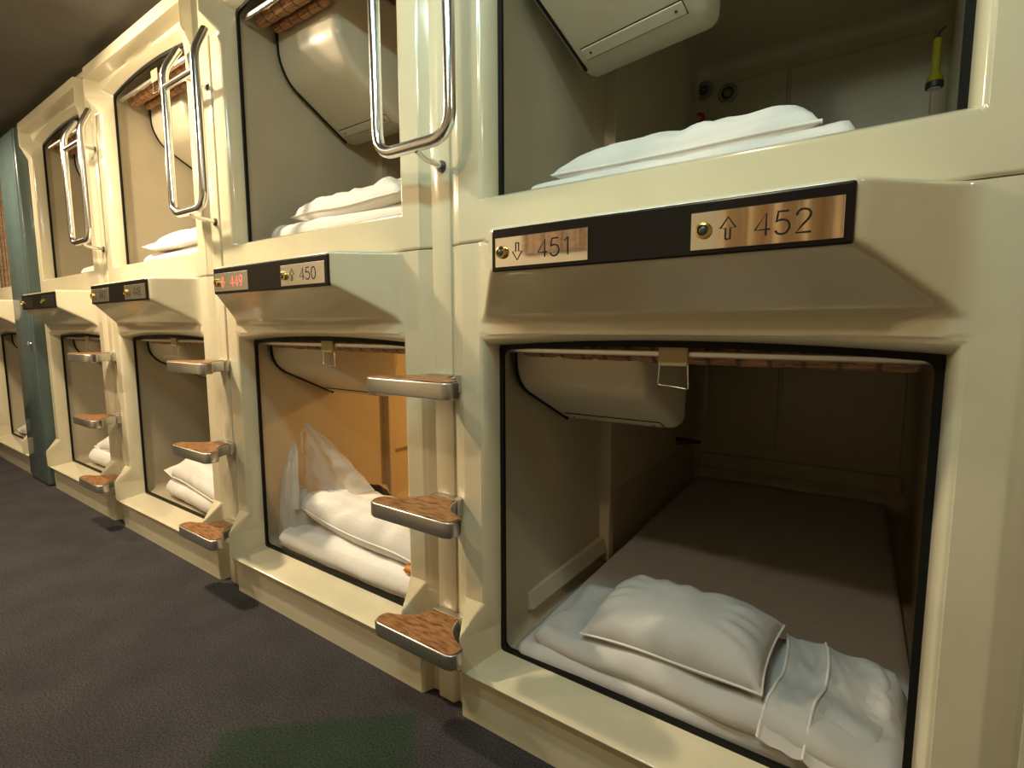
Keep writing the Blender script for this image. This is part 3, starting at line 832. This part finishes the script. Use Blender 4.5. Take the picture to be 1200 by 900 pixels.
def prof_body(t): 
    s = lerp_table([(0, 0.80), (0.12, 1.0), (0.40, 0.95), (0.7, 0.80), (1, 0.66)], t); return s, s * lerp_table([(0, 1), (0.5, 0.9), (1, 0.30)], t)
obj('bag_body', bag_surface((lambda t: 0.0, lambda t: 0.0), 0.074, 0.068, 0.235, 2, prof_body), 'bag_plastic', bag, 80)
def sheet(fnc, n=24, m=24, th=0.0012):
    bm = bmesh.new(); G = {}
    for i in range(n + 1):
        for j in range(m + 1): G[i, j] = bm.verts.new(fnc(i / n, j / m))
    for i in range(n):
        for j in range(m): bm.faces.new((G[i, j], G[i + 1, j], G[i + 1, j + 1], G[i, j + 1]))
    bmesh.ops.solidify(bm, geom=bm.faces[:], thickness=th)
    return bm
def loop_handle(pts, w0, w1):
    """flat plastic strap along a path"""
    bm = bmesh.new(); pts = round_path(pts, 0.03, 8); N = len(pts)
    sweep(bm, pts, [w0 + (w1 - w0) * math.sin(PI * k / (N - 1)) for k in range(N)], 10, flat=0.25, up=(0, 1, 0)); return bm
obj('bag_handle', loop_handle([(-0.052, -0.04, 0.19), (-0.030, -0.035, 0.30), (0.022, -0.03, 0.405), (0.034, -0.03, 0.420), (0.044, -0.03, 0.395), (0.046, -0.04, 0.28), (0.044, -0.045, 0.17)], 0.024, 0.007), 'bag_plastic', bag, 80)
def back_sheet(u, v):
    apex = Vector((0.030, 0.03, 0.488))
    base = Vector((-0.03 + 0.35 * u, 0.04 + 0.06 * u, 0.17 + 0.08 * u))
    p = base.lerp(apex + Vector((0.035 * (u - 0.5), 0, -0.015 * abs(u - 0.4))), v ** 0.9)
    p.y += 0.016 * noise.noise(Vector((u * 6, v * 5, 3))) + 0.012 * math.sin(u * 14 + v * 2) * (1 - 0.5 * v)
    p.x += 0.03 * u * math.sin(PI * v)
    return p
obj('bag_side', sheet(back_sheet), 'bag_plastic', bag, 80)
obj('bag_handle', loop_handle([(-0.012, 0.03, 0.36), (-0.012, 0.03, 0.445), (0.004, 0.03, 0.458), (0.024, 0.03, 0.462), (0.032, 0.03, 0.49), (0.06, 0.035, 0.44)], 0.006, 0.006), 'bag_plastic', bag, 80)
def front_sheet(u, v):
    z = 0.02 + 0.385 * v
    xl = lerp_table([(0, -0.066), (0.45, -0.062), (0.7, -0.020), (1.0, 0.026)], v); xr = lerp_table([(0, 0.050), (0.5, 0.056), (1.0, 0.046)], v)
    x = xl + (xr - xl) * u
    y = -0.056 + 0.022 * v + 0.010 * noise.noise(Vector((u * 7, v * 6, 5))) - 0.020 * math.sin(PI * u) * (1 - v) + 0.005 * math.sin(u * 22 + v * 3) * v
    return Vector((x, y, z))
obj('bag_front', sheet(front_sheet), 'bag_plastic', bag, 80)
tag(bag, 'translucent white plastic carrier bag standing beside a pillow in the orange-lit capsule', 'bag')
# black pouch behind the pillow, orange object at the quilt end
pc = empty('drawstring_pouch', (X + 0.235, 0.335, 0.322))
bm = bmesh.new(); bmesh.ops.create_icosphere(bm, subdivisions=4, radius=1)
for v in bm.verts:
    d = 1 + 0.16 * noise.noise(v.co * 2.3) + 0.07 * noise.noise(v.co * 6)
    v.co = Vector((v.co.x * 0.072 * d, v.co.y * 0.05 * d, v.co.z * 0.048 * d))
obj('pouch_body', bm, 'black_cloth', pc, 80)
bm = bmesh.new(); sweep(bm, round_path([(-0.06, -0.02, -0.01), (-0.075, -0.035, 0.02), (-0.03, -0.05, 0.045), (0.02, -0.045, 0.045), (0.05, -0.03, 0.02)], 0.02), 0.004, 8); obj('cord', bm, 'black_cloth', pc)

tag(pc, 'small crumpled black pouch behind the pillow in the orange-lit capsule', 'pouch')
oc = empty('orange_pouch', (X + 0.782, 0.045, 0.256))
bm = bmesh.new(); box(bm, -0.035, 0.035, -0.022, 0.022, 0, 0.026, 0.009, 3); obj('pouch_body', bm, 'orange', oc)
bm = bmesh.new(); box(bm, -0.0355, 0.0355, -0.0225, 0.0225, 0.011, 0.014, 0.001, 1); obj('zip', bm, 'dark_plastic', oc)
tag(oc, 'small orange pouch at the right end of the quilt beside the plastic bag', 'pouch')

# farther lower capsules
X = XS[2]
make_quilt((X + 0.42, 0.19, L_FLOOR + 0.003), (0, 0, math.radians(-3)), 0.62, 0.32, 0.095, 41, 'white folded quilt in the lower capsule with pale number plates', 1, 'striped_linen', 0.012)
make_pillow((X + 0.44, 0.180, 0.285), (math.radians(9), math.radians(2), math.radians(-4)), 0.66, 0.30, 0.105, 43, 'striped white pillow on a quilt in the lower capsule with pale number plates')
X = XS[3]
make_quilt((X + 0.42, 0.22, L_FLOOR + 0.003), (0, 0, 0), 0.66, 0.34, 0.095, 51, 'white folded quilt in the lower capsule just right of the green panel', 1, 'striped_linen', 0.012)
make_pillow((X + 0.42, 0.24, 0.290), (math.radians(7), math.radians(-4), 0), 0.58, 0.32, 0.12, 53, 'white pillow on a quilt in the lower capsule just right of the green panel')
X = XS[4]
make_pillow((X + 0.30, 0.19, 0.205), (math.radians(5), 0, 0), 0.58, 0.32, 0.12, 63, 'white pillow on the floor of the lower capsule beyond the green panel')
# upper capsules
X = XS[0]
make_quilt((X + 0.385, 0.21, U_FLOOR + 0.003), (0, 0, math.radians(-2)), 0.68, 0.34, 0.058, 71, 'white folded quilt under a pillow in the upper capsule above number 452', 1, 'striped_linen', 0.010)
make_pillow((X + 0.385, 0.180, 1.380), (math.radians(3), math.radians(0.5), math.radians(-2)), 0.57, 0.26, 0.095, 73, 'striped white pillow in the dim green upper capsule above number 452', 'striped_linen', 0.012, 0.62, 0.0, True, 0.15)
X = XS[1]
make_quilt((X + 0.44, 0.21, U_FLOOR + 0.003), (0, 0, 0), 0.80, 0.32, 0.088, 81, 'white folded quilt in the upper capsule above number 450', 1, 'striped_linen', 0.009)
make_pillow((X + 0.45, 0.18, 1.424), (math.radians(5), math.radians(1), math.radians(-3)), 0.66, 0.28, 0.095, 83, 'striped white pillow on a folded quilt in the upper capsule above number 450', 'striped_linen', 0.012, 0.62, 0.0, True, 0.3)
X = XS[2]
make_quilt((X + 0.42, 0.22, U_FLOOR + 0.003), (0, 0, 0), 0.78, 0.34, 0.075, 91, 'white folded quilt in the upper capsule behind the middle grab handle', 1, 'striped_linen', 0.009)
make_pillow((X + 0.44, 0.19, 1.404), (math.radians(5), 0, 0), 0.66, 0.32, 0.09, 93, 'white pillow in the upper capsule behind the middle grab handle')
X = XS[3]
make_quilt((X + 0.50, 0.24, U_FLOOR + 0.003), (0, 0, 0), 0.60, 0.34, 0.09, 97, 'white folded quilt in the upper capsule just right of the green panel', 1, 'striped_linen', 0.009)

# torch hanging in the near upper cabin
fx, fy, fz = 0.858, 1.36, 1.845
tl = empty('torch', (fx, fy, fz))
bm = bmesh.new(); lathe(bm, [(0.020, 0.0), (0.024, 0.002), (0.024, 0.022), (0.016, 0.034), (0.013, 0.05), (0.0125, 0.145), (0.010, 0.150)], 24); obj('barrel', bm, 'yellow', tl)
bm = bmesh.new(); lathe(bm, [(0.022, -0.014), (0.026, -0.012), (0.026, 0.006), (0.024, 0.008)], 24); obj('head_ring', bm, 'dark_plastic', tl)
bm = bmesh.new(); lathe(bm, [(0.019, -0.0155), (0.019, -0.012)], 20); obj('lens', bm, 'white_lens', tl)
bm = bmesh.new(); sweep(bm, [(0, 0, 0.148), (0.004, -0.004, 0.170), (0.018, -0.004, 0.180)], 0.004, 8); obj('hanging_loop', bm, 'dark_plastic', tl)
tag(tl, 'yellow torch hanging lens down on the wall of the dim upper capsule above number 452', 'torch')

# ------------------------------------------------------------------ room
CZ = 2.285
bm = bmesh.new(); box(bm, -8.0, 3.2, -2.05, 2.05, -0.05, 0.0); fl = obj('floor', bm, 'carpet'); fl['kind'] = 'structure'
bm = bmesh.new(); box(bm, -8.0, 3.2, -2.05, 2.05, CZ, CZ + 0.05); o = obj('ceiling', bm, 'ceiling_paint'); o['kind'] = 'structure'
bm = bmesh.new(); box(bm, -8.0, 3.2, -2.10, -2.05, 0, CZ); o = obj('wall_opposite', bm, 'wall_paint'); o['kind'] = 'structure'
bm = bmesh.new(); box(bm, -8.05, -8.0, -2.05, 2.05, 0, CZ); o = obj('wall_left', bm, 'wall_paint'); o['kind'] = 'structure'
bm = bmesh.new(); box(bm, 3.2, 3.25, -2.05, 2.05, 0, CZ); o = obj('wall_right', bm, 'wall_paint'); o['kind'] = 'structure'
bm = bmesh.new(); box(bm, -8.0, 3.2, 2.0, 2.05, 0, CZ); o = obj('wall_back', bm, 'wall_paint'); o['kind'] = 'structure'
bm = bmesh.new(); box(bm, 1.035, 3.2, -0.05, 0.0, 0, 2.235); o = obj('wall_front', bm, 'cream'); o['kind'] = 'structure'
bm = bmesh.new(); box(bm, -8.0, -5.09, -0.05, 0.0, 0, 2.235); o = obj('wall_far', bm, 'cream'); o['kind'] = 'structure'
# blind and curtain on the opposite side, which the polished plates mirror
ob = empty('hanging_blind', (-0.72, -2.03, 1.455))
obj('slat_sheet', slat_blind(-0.34, 0.34, 0, 0, 0.78, 60), 'bamboo_light', ob)
bm = bmesh.new()
for qx in range(6): sweep(bm, [(-0.30 + 0.12 * qx, 0.005, 0), (-0.30 + 0.12 * qx, 0.005, 0.78)], 0.002, 6)
obj('binding_cord', bm, 'dark_plastic', ob)
tag(ob, 'bamboo slat blind on the opposite corridor wall', 'blind')
def curtain(u, v):
    return Vector((-0.36 + 0.72 * u, 0.040 * math.sin(u * 40) + 0.018 * math.sin(u * 17 + 1), 0.85 * v))
oc = empty('curtain', (0.47, -1.99, 1.20))
obj('curtain_cloth', sheet(curtain, 120, 4, 0.002), 'curtain_cloth', oc, 80)
bm = bmesh.new(); sweep(bm, [(-0.40, 0, 0.862), (0.40, 0, 0.862)], 0.012, 12); obj('curtain_rod', bm, 'rail_metal', oc)
tag(oc, 'pleated beige curtain on the opposite corridor wall', 'curtain')

# ------------------------------------------------------------------ light
def area(name, loc, rot, size, power, col, shape='DISK', size_y=None):
    l = bpy.data.lights.new(name, 'AREA'); l.shape = shape; l.size = size; l.energy = power; l.color = col
    if size_y: l.size_y = size_y
    o = bpy.data.objects.new(name, l); C.objects.link(o); o.location = loc; o.rotation_euler = rot; return o
def aim(o, tgt):
    o.rotation_euler = (Vector(tgt) - o.location).to_track_quat('-Z', 'Y').to_euler()
WARM = (1.0, 0.80, 0.53)
def downlight(x, y, power, tilt=None):
    r = empty('ceiling_downlight', (x, y, CZ))
    bm = bmesh.new(); lathe(bm, [(0.060, -0.012), (0.085, -0.012), (0.085, 0.0), (0.060, 0.0)], 32); obj('trim_ring', bm, 'rail_metal', r)
    bm = bmesh.new(); lathe(bm, [(0.058, -0.006), (0.058, -0.002)], 32); obj('diffuser', bm, 'lamp_glow', r)
    a = area('downlight_lamp', (x, y, CZ - 0.03), (0, 0, 0), 0.11, power, WARM)
    if tilt: aim(a, tilt)
    return r
for i, (x, y, p, t) in enumerate(((0.25, -1.45, 9, (-0.2, -0.2, 0.7)), (2.10, -0.68, 9, None), (-1.90, -0.68, 50, (-1.15, -0.40, 0.3)), (-3.90, -0.68, 38, None), (-2.2, -1.45, 22, (-2.4, -0.2, 0.8)))):
    r = downlight(x, y, p, t)
    tag(r, 'round warm ceiling downlight over the corridor', 'ceiling light', 'corridor downlights')
# cool fluorescent batten over the near end of the corridor
fb = empty('fluorescent_fitting', (0.25, -0.85, CZ), (0, 0, PI / 2))
bm = bmesh.new(); box(bm, -0.06, 0.06, -0.62, 0.62, -0.045, 0, 0.006); obj('housing', bm, 'white_lens', fb)
bm = bmesh.new(); sweep(bm, [(0, -0.58, -0.06), (0, 0.58, -0.06)], 0.014, 12); obj('tube', bm, 'tube_glow', fb)
tag(fb, 'cool white fluorescent fitting on the ceiling', 'ceiling light')
a = area('fluorescent_lamp', (0.25, -0.85, CZ - 0.09), (0, 0, 0), 0.9, 9, (0.62, 0.97, 0.93), 'RECTANGLE', 0.08); a.rotation_euler = (math.radians(42), 0, 0)
# reading lamp that is switched on in the bag capsule
l = bpy.data.lights.new('reading_lamp_light', 'AREA'); l.shape = 'RECTANGLE'; l.size = 0.16; l.size_y = 0.06; l.energy = 5.5; l.color = (1.0, 0.50, 0.13)
lo = bpy.data.objects.new('reading_lamp_light', l); C.objects.link(lo); lo.location = (XS[1] + 0.60, 1.05, 0.962); aim(lo, (XS[1] + 0.40, 1.0, 0.2))
rl = empty('reading_lamp', (XS[1] + 0.60, 1.05, 1.0))
bm = bmesh.new(); box(bm, -0.10, 0.10, -0.045, 0.045, -0.028, 0.0, 0.008, 3); obj('lamp_body', bm, 'console', rl)
bm = bmesh.new(); box(bm, -0.08, 0.08, -0.03, 0.03, -0.032, -0.026, 0.001, 1); obj('lamp_diffuser', bm, 'lamp_glow', rl)
tag(rl, 'lit reading lamp under the cabin ceiling of the orange-lit capsule', 'lamp')

w = bpy.data.worlds.new('World'); bpy.context.scene.world = w; w.use_nodes = True
w.node_tree.nodes['Background'].inputs[0].default_value = (0.9, 0.85, 0.75, 1); w.node_tree.nodes['Background'].inputs[1].default_value = 0.045

# ------------------------------------------------------------------ camera
cam = bpy.data.cameras.new('Camera'); co = bpy.data.objects.new('Camera', cam); C.objects.link(co)
cam.sensor_width = 36; cam.sensor_fit = 'HORIZONTAL'; cam.lens = 36 * 614.67 / 1200; cam.clip_start = 0.02
yaw, pit, rol = math.radians(35.606), math.radians(-6.175), math.radians(-0.2186)
fwd = Vector((-math.sin(yaw) * math.cos(pit), math.cos(yaw) * math.cos(pit), math.sin(pit)))
rt = Vector((math.cos(yaw), math.sin(yaw), 0)); up = rt.cross(fwd)
r2 = rt * math.cos(rol) + up * math.sin(rol); u2 = up * math.cos(rol) - rt * math.sin(rol)
co.matrix_world = Matrix(((r2.x, u2.x, -fwd.x, 0.7818), (r2.y, u2.y, -fwd.y, -1.0460), (r2.z, u2.z, -fwd.z, 1.0170), (0, 0, 0, 1)))
sc = bpy.context.scene; sc.camera = co
sc.view_settings.view_transform = 'Standard'; sc.view_settings.look = 'None'; sc.view_settings.gamma = 1; sc.view_settings.use_curve_mapping = False
sc.view_settings.exposure = 0.0
